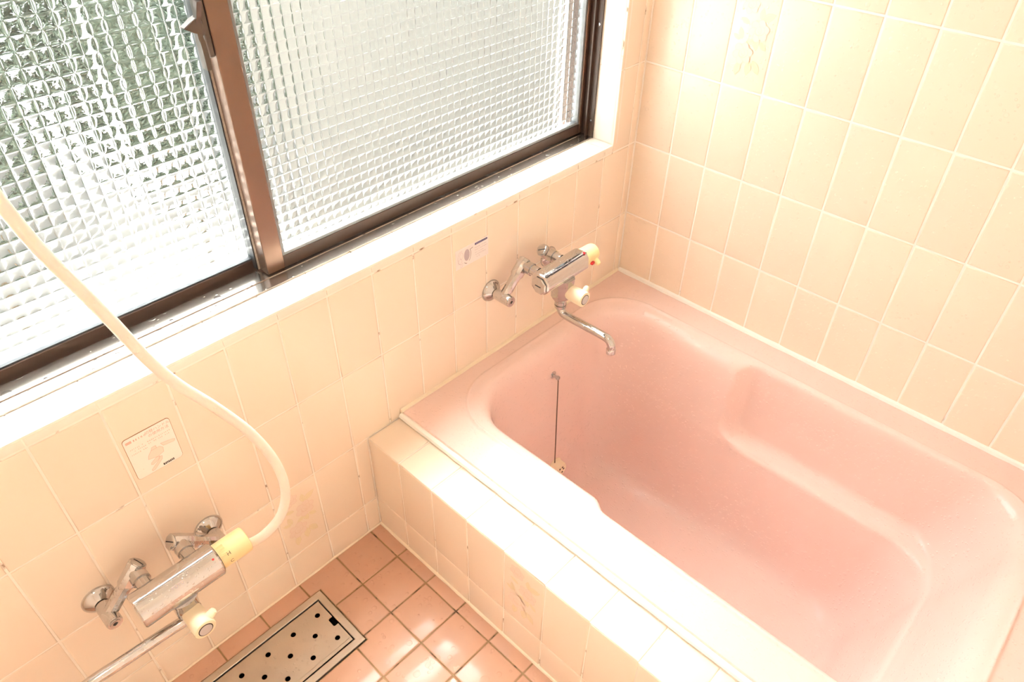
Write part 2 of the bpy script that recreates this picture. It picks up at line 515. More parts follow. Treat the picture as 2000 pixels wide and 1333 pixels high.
# ------------------------------------------------------------------ tiled tub surround (front upstand and ledge)
sur = empty('tub_surround', (APX + 0.045, -0.6, 0.0), 'low peach tiled upstand with a tiled ledge along the front of the pink tub', 'tub surround')
bm = B(); box(bm, (APX + GD, YF, -0.05), (-0.803, 0.0, LEDGE - GD)); make('core', bm, M['grout_wall'], sur, smooth=False)
ay = [0.0, -0.1020] + [-0.1020 - 0.1030 * i for i in range(1, 12)]
ay = [y for y in ay if y > YF] + [YF]
for i, (c, d) in enumerate(zip(ay, ay[1:])):
    tile('ledge_tile', 'up', APX, -0.808, d, c, LEDGE, M['ledge'], sur)
    o = tile('front_tile', 'right', d, c, 0.097, LEDGE - 0.001, APX, M['tile'], sur)
    if i == 4 and o: flower_spots.append(o)
    tile('front_tile', 'right', d, c, 0.0, 0.097, APX, M['tile'], sur)

# ------------------------------------------------------------------ faint rose print on three tiles
def blob(pts): return pts
def flower_print(parent):
    zz = [0.00025]; cur = [None]
    keys = ('rose', 'rose_line', 'leaf', 'leaf_line')
    def poly(key, pts):
        z = zz[0]; zz[0] += 0.000012
        bm = cur[0]
        f = bm.faces.new([bm.verts.new((x, y, z)) for x, y in pts])
        f.normal_update()
        if f.normal.z < 0: f.normal_flip()
        f.material_index = keys.index(key)
    def begin(): cur[0] = B()
    def end(name): make(name, cur[0], [M[k] for k in keys], parent, smooth=False, local=True, fix=False)
    def ell(cx, cy, a, b, rot, n=14):
        c, s = math.cos(rot), math.sin(rot)
        return [(cx + a * math.cos(t) * c - b * math.sin(t) * s, cy + a * math.cos(t) * s + b * math.sin(t) * c) for t in [2 * PI * i / n for i in range(n)]]
    def rose(cx, cy, r):
        for k in range(6):
            t = k * PI / 3 + 0.3
            px, py = cx + r * 0.6 * math.cos(t), cy + r * 0.6 * math.sin(t)
            poly('rose_line', ell(px, py, r * 0.50, r * 0.42, t)); poly('rose', ell(px, py, r * 0.46, r * 0.38, t))
        for q, (rr, ox) in enumerate(((0.55, 0.08), (0.40, -0.06), (0.24, 0.05), (0.12, 0.0))):
            poly('rose_line', ell(cx + ox * r, cy, r * rr, r * rr * 0.8, 0.5 + q)); poly('rose', ell(cx + ox * r, cy + 0.02 * r, r * rr * 0.90, r * rr * 0.70, 0.5 + q))
    def leaf(cx, cy, l, rot):
        c, s = math.cos(rot), math.sin(rot)
        def tr(x, y): return (cx + x * c - y * s, cy + x * s + y * c)
        def shape(k): return [tr(x * l * k + l * 0.0, y * l * k) for x, y in ((-0.5, 0), (-0.3, 0.2), (0.05, 0.27), (0.3, 0.17), (0.55, 0), (0.3, -0.17), (0.05, -0.25), (-0.3, -0.18))]
        poly('leaf_line', shape(1.06)); poly('leaf', shape(0.96))
        for y in (-0.10, 0.0, 0.10):
            poly('leaf_line', [tr(-0.38 * l, y * l * 0.6 - 0.0002), tr(0.4 * l, y * l - 0.0002), tr(0.4 * l, y * l + 0.0003), tr(-0.38 * l, y * l * 0.6 + 0.0003)])
    for (cx, cy, l, rot) in ((0.026, 0.052, 0.030, 0.5), (0.012, 0.056, 0.022, 1.6), (-0.022, 0.038, 0.020, 2.8), (-0.026, 0.012, 0.022, 1.9), (-0.034, 0.004, 0.018, 2.7),
                             (0.010, -0.002, 0.024, -1.3), (0.026, -0.004, 0.020, -0.7), (-0.002, 0.0, 0.02, 3.6), (0.004, -0.052, 0.028, -1.6), (0.020, -0.048, 0.028, -0.9), (-0.020, -0.058, 0.026, -1.7)):
        begin(); leaf(cx, cy, l, rot); end('printed_leaf')
    for q in ((-0.016, 0.070, 0.017), (0.012, 0.024, 0.021), (-0.014, -0.026, 0.021)):
        begin(); rose(*q); end('printed_rose')
for o in flower_spots:
    flower_print(o)

# ------------------------------------------------------------------ window surround trims
SILLZ, FY = 0.717, 0.066
def sill_piece(x0, x1, parent):
    prof = [(FY, SILLZ - 0.010), (FY, SILLZ), (0.012, SILLZ), (0.006, SILLZ - 0.0015), (0.0018, SILLZ - 0.005), (0.0, SILLZ - 0.010), (0.0, WZ0 + 0.0015), (0.012, WZ0 + 0.0015), (0.014, SILLZ - 0.010)]
    bm = B(); loft(bm, [[(x, y, z) for y, z in prof] for x in (x0 + 0.0012, x1 - 0.0012)])
    return make('tile', bm, M['sill_tile'], parent, angle=50)
bm = B(); box(bm, (WX0, 0.0016, WZ0 - 0.012), (WX1, FY + 0.07, SILLZ - 0.0015))
trim_1 = make('trim_1', bm, M['grout_wall'], smooth=False, label='cream tiled window sill with a rounded front edge', cat='sill', kind='structure')
sx = [x for x in xs if WX0 < x < WX1 - 0.01]
sx = [WX1] + sx + [WX0]
for a, b in zip(sx, sx[1:]): sill_piece(b, a, trim_1)
def jamb_piece(z0, z1, side, parent):
    x = WX1 if side > 0 else WX0
    prof = [(0.010, FY), (0.0, FY), (0.0, 0.012), (0.0016, 0.005), (0.006, 0.0012), (0.012, -0.0004), (0.016, 0.0), (0.016, 0.010), (0.010, 0.012)]
    bm = B(); loft(bm, [[(x + side * u, y, z) for u, y in prof] for z in (z0 + 0.0012, z1 - 0.0012)])
    return make('tile', bm, M['sill_tile'], parent, angle=50)
for n, side in ((2, 1), (3, -1)):
    x = WX1 if side > 0 else WX0
    bm = B(); box(bm, (min(x + side * 0.0016, x + side * 0.012), 0.0016, WZ0), (max(x + side * 0.0016, x + side * 0.012), FY + 0.07, WZ1))
    tr = make('trim_%d' % n, bm, M['grout_wall'], smooth=False, label='cream rounded tile edging up the %s jamb of the window' % ('corner side' if side > 0 else 'shower side'), cat='trim', kind='structure')
    zs = [SILLZ + 0.0005, 0.897, 1.097, 1.297, 1.497, WZ1]
    for a, b in zip(zs, zs[1:]): jamb_piece(a, b, side, tr)

# ------------------------------------------------------------------ window
win = empty('window_1', ((WX0 + WX1) / 2, 0.11, SILLZ), 'bronze aluminium sliding window with two patterned glass sashes', 'window', kind='structure')
X0, X1 = WX0 + 0.002, WX1 - 0.002
# bottom track: stepped extrusion with two rails
prof = [(FY - 0.004, 0.702), (FY - 0.004, 0.7205), (FY + 0.022, 0.7210), (FY + 0.0225, 0.7225), (FY + 0.0245, 0.7225), (FY + 0.025, 0.7210), (FY + 0.060, 0.7205),
        (FY + 0.064, 0.7120), (FY + 0.066, 0.7080), (FY + 0.10, 0.7080), (FY + 0.10, 0.695), (FY + 0.02, 0.695)]
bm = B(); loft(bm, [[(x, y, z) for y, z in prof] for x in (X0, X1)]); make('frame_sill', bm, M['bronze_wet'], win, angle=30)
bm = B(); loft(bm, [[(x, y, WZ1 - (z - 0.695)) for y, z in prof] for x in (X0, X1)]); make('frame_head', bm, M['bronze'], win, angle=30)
for side, x in ((1, X1), (-1, X0)):
    pj = [(FY - 0.004, 0.0), (FY - 0.004, 0.004), (FY + 0.010, 0.004), (FY + 0.010, 0.013), (FY + 0.013, 0.013), (FY + 0.013, 0.003), (FY + 0.038, 0.003), (FY + 0.038, 0.015), (FY + 0.041, 0.015), (FY + 0.041, 0.003), (FY + 0.10, 0.003), (FY + 0.10, 0.0)]
    bm = B(); loft(bm, [[(x - side * u, y, z) for y, u in pj] for z in (0.715, WZ1 - 0.015)])
    fj = make('frame_jamb', bm, M['bronze_dark'], win, angle=30)
    for zz in (0.76, 0.985, 1.2, 1.42):
        bm = B(); lathe(bm, (x - side * 0.004, FY + 0.003, zz), (-side, 0, 0), [(0, 0.0032), (0.001, 0.003), (0.0016, 0.0)], 12)
        make('screw', bm, M['chrome_clean'], fj)

def pane_mesh(x0, x1, z0, z1, y0, y1, pitch=0.0175, sub=6):
    """patterned pane: flat room side, outer side a grid of moulded square cushions"""
    bm = B()
    ts = [0.0, 0.05, 0.14, 0.30, 0.5, 0.70, 0.86, 0.95]; sub = len(ts)
    nx, nz = max(1, round((x1 - x0) / pitch)), max(1, round((z1 - z0) / pitch))
    GX, GZ = nx * sub, nz * sub
    cx = [(i + t) / nx for i in range(nx) for t in ts] + [1.0]
    cz = [(i + t) / nz for i in range(nz) for t in ts] + [1.0]
    hh = {}
    amp = [[random.uniform(0.85, 1.15) for _ in range(nz)] for _ in range(nx)]
    tl = [[(random.uniform(-0.06, 0.06), random.uniform(-0.06, 0.06)) for _ in range(nz)] for _ in range(nx)]
    def h(i, k):
        ci, ti = divmod(i, sub); ck, tk = divmod(k, sub)
        if ci >= nx: ci, ti = nx - 1, sub
        if ck >= nz: ck, tk = nz - 1, sub
        u = 2 * (cx[i] * nx - ci) - 1; w = 2 * (cz[k] * nz - ck) - 1
        a = tl[ci][ck]
        e = 0.72 * (1 - abs(u) ** 2.2) * (1 - abs(w) ** 2.2) + 0.42 * (1 - abs(u) ** 9) * (1 - abs(w) ** 9)
        return PANE_DEPTH * amp[ci][ck] * e * (1 + a[0] * u + a[1] * w)
    grid = [[bm.verts.new((x0 + (x1 - x0) * cx[i], y1 + h(i, k), z0 + (z1 - z0) * cz[k])) for k in range(GZ + 1)] for i in range(GX + 1)]
    for i in range(GX):
        for k in range(GZ):
            bm.faces.new((grid[i][k], grid[i][k + 1], grid[i + 1][k + 1], grid[i + 1][k]))
    # front face and rim
    fr = [bm.verts.new(p) for p in ((x0, y0, z0), (x1, y0, z0), (x1, y0, z1), (x0, y0, z1))]
    bm.faces.new(fr)
    bm.faces.new([fr[0]] + [grid[i][0] for i in range(0, GX + 1)] + [fr[1]])
    bm.faces.new([fr[1]] + [grid[GX][k] for k in range(0, GZ + 1)] + [fr[2]])
    bm.faces.new([fr[2]] + [grid[i][GZ] for i in range(GX, -1, -1)] + [fr[3]])
    bm.faces.new([fr[3]] + [grid[0][k] for k in range(GZ, -1, -1)] + [fr[0]])
    return bm
PANE_DEPTH = 0.0010

def make_sash(x0, x1, y0, zb, railh, stl, str_, gl):
    """a sliding sash: two stiles, two rails, glazing seal, pane"""
    s = empty('sash', (0, 0, 0)); s.parent = win
    s.location = Vector(((x0 + x1) / 2, y0 + 0.013, zb)) - wloc(win)
    yb = y0 + 0.026
    bm = B(); box(bm, (x0, y0, zb), (x0 + stl, yb, WZ1 - 0.012), 0.0012); make('stile', bm, M['bronze'], s)
    bm = B(); box(bm, (x1 - str_, y0, zb), (x1, yb, WZ1 - 0.012), 0.0012); make('stile', bm, M['bronze'], s)
    bm = B(); box(bm, (x0 + stl, y0 + 0.001, zb), (x1 - str_, yb, zb + railh), 0.001); make('rail', bm, M['bronze_dark'], s)
    bm = B(); box(bm, (x0 + stl, y0 + 0.001, WZ1 - 0.05), (x1 - str_, yb, WZ1 - 0.012), 0.001); make('rail', bm, M['bronze_dark'], s)
    a0, a1, b0, b1 = x0 + stl, x1 - str_, zb + railh, WZ1 - 0.05
    bm = B()
    for lo, hi in (((a0, y0 + 0.003, b0), (a1, y0 + 0.022, b0 + gl)), ((a0, y0 + 0.003, b1 - gl), (a1, y0 + 0.022, b1)),
                   ((a0, y0 + 0.003, b0 + gl), (a0 + gl, y0 + 0.022, b1 - gl)), ((a1 - gl, y0 + 0.003, b0 + gl), (a1, y0 + 0.022, b1 - gl))):
        box(bm, lo, hi)
    make('glazing_seal', bm, M['clear_seal'] if y0 < 0.11 else M['rubber'], s, smooth=False)
    bm = pane_mesh(a0 + gl - 0.002, a1 - gl + 0.002, b0 + gl - 0.002, b1 - gl + 0.002, y0 + 0.010, y0 + 0.0145, 0.0175 if y0 < 0.11 else 0.0198)
    make('pane', bm, M['glass'], s, angle=60, fix=True)
    return s
sash_r = make_sash(-0.988, X1 - 0.006, 0.094, 0.7235, 0.0235, 0.036, 0.010, 0.0055)
sash_l = make_sash(X0 + 0.006, -0.958, 0.132, 0.7100, 0.0300, 0.032, 0.030, 0.0030)
bm = B(); box(bm, (-0.991, 0.121, 0.725), (-0.9875, 0.131, WZ1 - 0.02)); make('draught_strip', bm, M['pile'], win, smooth=False)
bm = B(); box(bm, (-0.9935, 0.1215, 0.725), (-0.9915, 0.1325, WZ1 - 0.02)); make('draught_seal', bm, M['rubber'], win, smooth=False)
# crescent lock on the meeting stile
lock = empty('crescent_lock', (0, 0, 0)); lock.parent = win; lock.location = Vector((-0.99, 0.10, 1.15)) - wloc(win)
bm = B(); box(bm, (-0.9985, 0.094, 1.108), (-0.9885, 0.116, 1.205), 0.002); make('lock_base', bm, M['lock'], lock)
bm = B(); lathe(bm, (-0.997, 0.102, 1.150), (-1, 0, 0), [(0, 0.012), (0.006, 0.012), (0.008, 0.010), (0.008, 0.0)], 20); make('pivot', bm, M['lock'], lock)
bm = B()
path = catmull([(-1.003, 0.080, 1.190), (-1.005, 0.086, 1.172), (-1.008, 0.090, 1.150), (-1.010, 0.084, 1.126), (-1.012, 0.079, 1.100)], 5)
secs = []
for i, p in enumerate(path):
    w = 0.0100 if i < 13 else 0.0145
    secs.append([p + Vector(d) for d in ((-0.0040, -w * 0.5, 0), (0.0035, -w * 0.5, 0), (0.0035, w * 0.5, 0), (-0.0040, w * 0.5, 0))])
loft(bm, secs); make('lever', bm, M['lock'], lock)
bm = B()
cres = [(-1.004, 1.170), (-1.014, 1.166), (-1.030, 1.157), (-1.018, 1.150), (-1.004, 1.143)]
loft(bm, [[(x, y, z) for x, z in cres] for y in (0.084, 0.098)]); bmesh.ops.bevel(bm, geom=bm.edges[:], offset=0.0012, segments=2, affect='EDGES')
make('crescent_cam', bm, M['lock'], lock)

# ------------------------------------------------------------------ caulk lines
def caulk(name, path, r, m, label):
    bm = B()
    P = []
    for a, b in zip(path, path[1:]):
        a, b = Vector(a), Vector(b); n = max(2, int((b - a).length / 0.03))
        for i in range(n): P.append(a.lerp(b, i / n))
    P.append(Vector(path[-1]))
    tube(bm, P, [r * random.uniform(0.88, 1.12) for _ in P], 8)
    make(name, bm, m, label=label, cat='caulk', kind='structure')
caulk('trim_4', [(-0.803, -0.0005, RIM + 0.001), (-0.006, -0.0005, RIM + 0.001)], 0.0062, M['caulk_cream'], 'cream caulk bead between the tub rim and the window wall')
caulk('trim_5', [(-0.0005, -0.004, RIM + 0.001), (-0.0005, YF, RIM + 0.001)], 0.0085, M['caulk'], 'white caulk bead between the tub rim and the right wall')
caulk('trim_6', [(-0.804, -0.002, LEDGE + 0.006), (-0.804, YF, LEDGE + 0.006)], 0.0075, M['caulk'], 'cream caulk bead between the tiled ledge and the tub rim')
caulk('trim_7', [(APX, -0.002, 0.0), (APX, YF, 0.0)], 0.0048, M['caulk_cream'], 'cream caulk bead along the foot of the tub surround')
caulk('trim_8', [(APX - 0.001, -0.001, 0.001), (XB, -0.001, 0.001)], 0.0030, M['caulk_cream'], 'thin cream caulk bead between the floor and the window wall')

# ------------------------------------------------------------------ bathtub
def smooth01(t):
    t = max(0.0, min(1.0, t)); return t * t * (3 - 2 * t)
BX0, BX1, BY0, BY1 = -0.715, -0.085, -1.145, -0.046
SHELF, CR = 0.094, 0.050
def tub_ring(ix, iw, ib, r, z, d=0.0, dz=0.0):
    """rounded rectangle: ix inset of both long sides, iw at the window end, ib at the backrest end; d = armrest recess outwards"""
    x0, x1, y0, y1 = BX0 + ix, BX1 - ix, BY0 + ib, BY1 - iw
    pts = []
    q = max(0.0, min(1.0, (SHELF + CR - z) / CR))
    y_start = -0.452 - CR * (1 - math.sqrt(max(0.0, 1 - q * q)))   # the step rounds into the armrest shelf
    NL, NS, NC = 90, 20, 14
    def push(x, y, nx):
        s = smooth01((y_start - 0.004 - y) / 0.044)
        pts.append(Vector((x + nx * d * s, y, z + dz * s * abs(nx))))
    for i in range(NL):                                   # right side, going to -y
        t = i / NL; y = (y1 - r) + ((y0 + r) - (y1 - r)) * t; push(x1, y, 1.0)
    for i in range(NC):
        a = -PI / 2 * i / NC; push(x1 - r + r * math.cos(a), y0 + r + r * math.sin(a), max(0, math.cos(a)))
    for i in range(NS):
        t = i / NS; push((x1 - r) + ((x0 + r) - (x1 - r)) * t, y0, 0.0)
    for i in range(NC):
        a = -PI / 2 - PI / 2 * i / NC; push(x0 + r + r * math.cos(a), y0 + r + r * math.sin(a), min(0, math.cos(a)))
    for i in range(NL):
        t = i / NL; y = (y0 + r) + ((y1 - r) - (y0 + r)) * t; push(x0, y, -1.0)
    for i in range(NC):
        a = PI - PI / 2 * i / NC; push(x0 + r + r * math.cos(a), y1 - r + r * math.sin(a), 0.0)
    for i in range(NS):
        t = i / NS; push((x0 + r) + ((x1 - r) - (x0 + r)) * t, y1, 0.0)
    for i in range(NC):
        a = PI / 2 - PI / 2 * i / NC; push(x1 - r + r * math.cos(a), y1 - r + r * math.sin(a), 0.0)
    return pts
def tub_outer(z, g=0.0):
    ox0, ox1, oy0, oy1 = -0.8 + g, -0.002 - g, YF + 0.002 + g, -0.002 - g
    base = tub_ring(0, 0, 0, 0.13, z)
    out = []
    for p in base:                                        # push each point of the basin outline out to the rectangle
        cx, cy = (ox0 + ox1) / 2, (oy0 + oy1) / 2
        q = Vector((p.x, p.y))
        if abs(p.x - BX1) < 1e-6: q = Vector((ox1, p.y))
        elif abs(p.x - BX0) < 1e-6: q = Vector((ox0, p.y))
        elif abs(p.y - BY0) < 1e-6: q = Vector((p.x, oy0))
        elif abs(p.y - BY1) < 1e-6: q = Vector((p.x, oy1))
        else:                                             # corner arcs: walk the square corner
            sx = 1 if p.x > cx else -1; sy = 1 if p.y > cy else -1
            ccx = (BX1 - 0.13) if sx > 0 else (BX0 + 0.13); ccy = (BY1 - 0.13) if sy > 0 else (BY0 + 0.13)
            dx, dy = abs(p.x - ccx), abs(p.y - ccy)
            lx, ly = abs((ox1 if sx > 0 else ox0) - ccx), abs((oy1 if sy > 0 else oy0) - ccy)
            a = math.atan2(dy, dx) / (PI / 2)
            if a <= 0.5: ex, ey = lx, ly * a * 2
            else: ex, ey = lx * (1 - a) * 2, ly
            q = Vector((ccx + sx * ex, ccy + sy * ey))
        out.append(Vector((q.x, q.y, z)))
    return out
tub = empty('bathtub', (-0.4, -0.6, -0.235), 'sunken pale pink bathtub with moulded armrests', 'bathtub')
secs = [tub_outer(0.20), tub_outer(RIM - 0.003), tub_outer(RIM, 0.002)]
secs += [tub_ring(-0.009, -0.009, -0.009, 0.139, RIM), tub_ring(-0.0045, -0.0045, -0.0045, 0.1345, RIM + 0.0008), tub_ring(-0.0022, -0.0022, -0.0022, 0.132, RIM + 0.0032), tub_ring(0.0005, 0.0005, 0.0005, 0.1295, RIM + 0.0036), tub_ring(0.0026, 0.0026, 0.0026, 0.1275, RIM + 0.0026), tub_ring(0.0050, 0.0050, 0.0050, 0.125, RIM + 0.0004)]
prof = [  # ix, iw, ib, r, z, recess depth
    (0.010, 0.010, 0.010, 0.122, RIM - 0.0008, 0.003), (0.018, 0.018, 0.016, 0.118, RIM - 0.0025, 0.009), (0.027, 0.027, 0.024, 0.114, RIM - 0.007, 0.016), (0.035, 0.034, 0.032, 0.112, RIM - 0.014, 0.022),
    (0.041, 0.039, 0.040, 0.110, RIM - 0.024, 0.027), (0.045, 0.042, 0.047, 0.110, RIM - 0.038, 0.030), (0.051, 0.046, 0.060, 0.110, 0.24, 0.035), (0.058, 0.051, 0.078, 0.110, 0.19, 0.040),
    (0.065, 0.056, 0.095, 0.110, 0.14, 0.045), (0.0685, 0.0585, 0.104, 0.110, 0.115, 0.0475), (0.0700, 0.0600, 0.109, 0.110, 0.104, 0.0465), (0.0708, 0.0607, 0.111, 0.110, 0.098, 0.0420),
    (0.0714, 0.0613, 0.113, 0.110, 0.0945, 0.0340), (0.0718, 0.0617, 0.1145, 0.110, 0.0920, 0.0230), (0.0722, 0.0620, 0.116, 0.110, 0.0900, 0.0125), (0.0726, 0.0624, 0.118, 0.110, 0.0870, 0.0055), (0.0732, 0.063, 0.121, 0.110, 0.081, 0.0015), (0.0738, 0.064, 0.125, 0.110, 0.072, 0.0),
    (0.078, 0.068, 0.145, 0.108, 0.0, 0), (0.083, 0.075, 0.170, 0.105, -0.08, 0), (0.088, 0.082, 0.195, 0.102, -0.150, 0), (0.092, 0.087, 0.206, 0.100, -0.180, 0), (0.098, 0.094, 0.218, 0.097, -0.203, 0),
    (0.108, 0.105, 0.232, 0.094, -0.220, 0), (0.124, 0.122, 0.250, 0.090, -0.231, 0), (0.147, 0.145, 0.274, 0.082, -0.2350, 0), (0.19, 0.20, 0.33, 0.06, -0.2365, 0), (0.25, 0.30, 0.43, 0.03, -0.2375, 0)]
for ix, iw, ib, r, z, d in prof: secs.append(tub_ring(ix, iw, ib, r, z, d))
bm = B(); loft(bm, secs, cap=False)
bm.verts.ensure_lookup_table()
n = len(secs[0]); bm.faces.new([bm.verts[i] for i in range(len(bm.verts) - n, len(bm.verts))])
make('tub_shell', bm, M['tub'], tub, angle=55)
def wall_y(z): # window end of the basin
    return BY1 - 0.045 - (0.24 - z) * 0.09
# water inlet fitting low on the window end
fz = -0.118; fy0 = wall_y(fz)
bm = B(); lathe(bm, (-0.386, fy0 + 0.003, fz), (0, -1, 0), [(0, 0.028), (0.004, 0.028), (0.006, 0.0255), (0.024, 0.0245), (0.028, 0.022), (0.028, 0.0)], 28)
cap = make('inlet_cap', bm, M['ivory'], tub)
bm = B()
for i in range(6):
    a = i * PI / 3
    lathe(bm, (-0.386 + 0.011 * math.cos(a), fy0 - 0.0245, fz + 0.011 * math.sin(a)), (0, -1, 0), [(0, 0.0032), (0.001, 0.0032), (0.001, 0)], 8)
make('inlet_holes', bm, M['dark'], cap, kind='stuff')

# plug chain
ch = empty('plug_chain', (-0.385, wall_y(0.212), 0.212), 'thin ball chain hanging from a small chrome stud inside the pink tub', 'chain')
ay0 = wall_y(0.212)
bm = B(); lathe(bm, (-0.385, ay0 + 0.002, 0.212), (0, -1, 0), [(0, 0.011), (0.003, 0.0108), (0.0045, 0.008), (0.005, 0.0045), (0.016, 0.0042), (0.0165, 0.006), (0.022, 0.006), (0.0235, 0.004), (0.0235, 0.0)], 20)
make('stud', bm, M['chrome_clean'], ch)
bm = B()
zc = 0.207; k = 0
while zc > -0.226:
    t = (0.207 - zc) / 0.433
    yy = (ay0 - 0.019) * (1 - t) + (wall_y(-0.2) - 0.006) * t
    xx = -0.385 - 0.012 * t
    bmesh.ops.create_icosphere(bm, subdivisions=1, radius=0.0021, matrix=Matrix.Translation((xx, yy, zc)))
    zc -= 0.0046; k += 1
make('ball_chain', bm, mat('tarnished_chain', (0.17, 0.11, 0.09), 0.35, metal=0.8), ch, kind='stuff')
bm = B(); lathe(bm, (-0.397, wall_y(-0.2) - 0.055, -0.236), (0, 0, 1), [(0, 0.022), (0.008, 0.021), (0.011, 0.018), (0.011, 0.004), (0.016, 0.003), (0.016, 0)], 20)
make('rubber_plug', bm, M['rubber'], ch)

# ------------------------------------------------------------------ faucets
def crank_arm(parent, ex, ez, side, jx, jz):
    """wall flange, stub pipe with stopper end, slanted arm, slotted end cap and union nut"""
    bm = B(); lathe(bm, (ex, 0.0005, ez), (0, -1, 0), [(0, 0.0275), (0.003, 0.0275), (0.008, 0.024), (0.013, 0.018), (0.016, 0.0138), (0.017, 0.0125)], 28); make('wall_flange', bm, M['chrome_clean'], parent)
    arm_d = Vector((jx - ex, 0, jz - ez)); L = arm_d.length; arm_d.normalize()
    bm = B()
    lathe(bm, (ex, -0.010, ez), (0, -1, 0), [(0, 0.0110), (0.010, 0.0110), (0.0105, 0.0132), (0.053, 0.0132), (0.056, 0.0120), (0.056, 0.0)], 20)
    lathe(bm, Vector((ex, -0.041, ez)), arm_d, [(0.0, 0.0118), (L * 0.62, 0.0118), (L * 0.70, 0.0150), (L + 0.012, 0.0155), (L + 0.014, 0.0145), (L + 0.014, 0.0)], 10)
    arm = make('union_arm', bm, M['chrome'], parent, angle=32)
    bm = B(); lathe(bm, (ex, -0.0655, ez), (0, -1, 0), [(0, 0.0085), (0.0015, 0.008), (0.0015, 0.004), (0.0008, 0.0036)], 18); make('end_cap', bm, M['chrome_clean'], arm)
    bm = B(); lathe(bm, (ex, -0.0660, ez), (0, -1, 0), [(0, 0.0036), (0.0006, 0.0036), (0.0006, 0)], 14); make('end_hole', bm, M['dark'], arm)
    tip = Vector((ex, -0.041, ez)) + arm_d * (L + 0.0135)
    bm = B(); lathe(bm, tip, arm_d, [(0, 0.0125), (0.0015, 0.0122), (0.0025, 0.010), (0.0027, 0.0)], 20); sc = make('slotted_cap', bm, M['chrome_clean'], arm)
    a, u, v = frame_of(arm_d); u = (u + v * 0.6).normalized(); w = a.cross(u)
    bm = B(); q = tip + a * 0.0031
    vs = [bm.verts.new(q + u * sx_ * 0.0095 + w * sy_ * 0.0009) for sx_, sy_ in ((-1, -1), (1, -1), (1, 1), (-1, 1))]
    bm.faces.new(vs); make('screw_slot', bm, M['dark'], arm, smooth=False)
    bm = B(); lathe(bm, (jx, -0.050, jz), (0, -1, 0), [(0, 0.0118), (0.008, 0.0118), (0.0085, 0.0148), (0.021, 0.0148), (0.022, 0.0125), (0.040, 0.0125)], 8 if False else 18); make('union_nut', bm, M['chrome_clean'], parent, angle=25)

def text_bm(s, size, mtx, align='CENTER', extrude=0.0):
    cu = bpy.data.curves.new('writing', 'FONT'); cu.body = s; cu.size = size; cu.align_x = align; cu.align_y = 'CENTER'; cu.extrude = extrude; cu.resolution_u = 2
    o = bpy.data.objects.new('writing', cu); COL.objects.link(o)
    bpy.context.view_layer.update()
    me = bpy.data.meshes.new_from_object(o.evaluated_get(bpy.context.evaluated_depsgraph_get()))
    bm = B(); bm.from_mesh(me); bmesh.ops.transform(bm, matrix=mtx, verts=bm.verts[:])
    bpy.data.objects.remove(o); bpy.data.curves.remove(cu); bpy.data.meshes.remove(me)
    return bm
def basis(o, ex, ey):
    ex, ey = Vector(ex).normalized(), Vector(ey).normalized(); ez = ex.cross(ey)
    m = Matrix((ex, ey, ez)).transposed().to_4x4(); m.translation = Vector(o); return m

def flow_handle(parent, x, z, y0, y1, nub_ang, r=0.0185):
    L = y0 - y1
    bm = B(); lathe(bm, (x, y0 + 0.012, z), (0, -1, 0), [(0, 0.0), (0, 0.0165), (0.009, 0.0165), (0.0095, 0.0178), (0.0125, 0.0178), (0.0125, 0.014), (0.0125, 0.0)], 24); make('handle_collar', bm, M['chrome_clean'], parent)
    bm = B(); lathe(bm, (x, y0 - 0.0015, z), (0, -1, 0), [(0, r * 0.90), (0.002, r * 0.93), (L * 0.55, r), (L - 0.003, r * 1.02), (L - 0.0005, r * 0.97), (L, r * 0.90), (L, 0)], 32)
    c, s = math.cos(nub_ang), math.sin(nub_ang)
    # thumb nub standing off the rim near the free end
    sec = []
    for t, hw, hd in ((r * 0.6, 0.0075, 0.008), (r * 1.05, 0.0070, 0.008), (r * 1.35, 0.0062, 0.0075), (r * 1.60, 0.0050, 0.006), (r * 1.68, 0.0025, 0.003)):
        cx, cz, cy0 = x + c * t, z + s * t, y1 + 0.010
        sec.append([Vector((cx - s * hw * math.cos(a), cy0 + hd * math.sin(a), cz + c * hw * math.cos(a))) for a in [2 * PI * i / 12 for i in range(12)]])
    loft(bm, sec)
    h = make('flow_handle', bm, M['ivory'], parent)
    bm = B(); lathe(bm, (x, y1 - 0.0012, z), (0, -1, 0), [(0, 0.0125), (0.0008, 0.0125), (0.0008, 0.0108)], 28); make('handle_ring', bm, M['dark'], h)
    bm = B(); lathe(bm, (x, y1 - 0.0013, z), (0, -1, 0), [(0, 0.0112), (0.0012, 0.0108), (0.0016, 0.0)], 28); make('handle_cap', bm, M['grey'], h)
    return h

def chrome_spout(parent, path, r, tip):
    bm = B(); P = catmull(path, 7); tube(bm, P, r, 18)
    lathe(bm, P[-1], (P[-1] - P[-2]), [(-0.006, r * 1.0), (-0.004, r * 1.12), (0.008, r * 1.12), (0.009, r * 0.9), (0.007, r * 0.8), (0.007, 0)], 20)
    return make('spout', bm, M['chrome'], parent, angle=40)

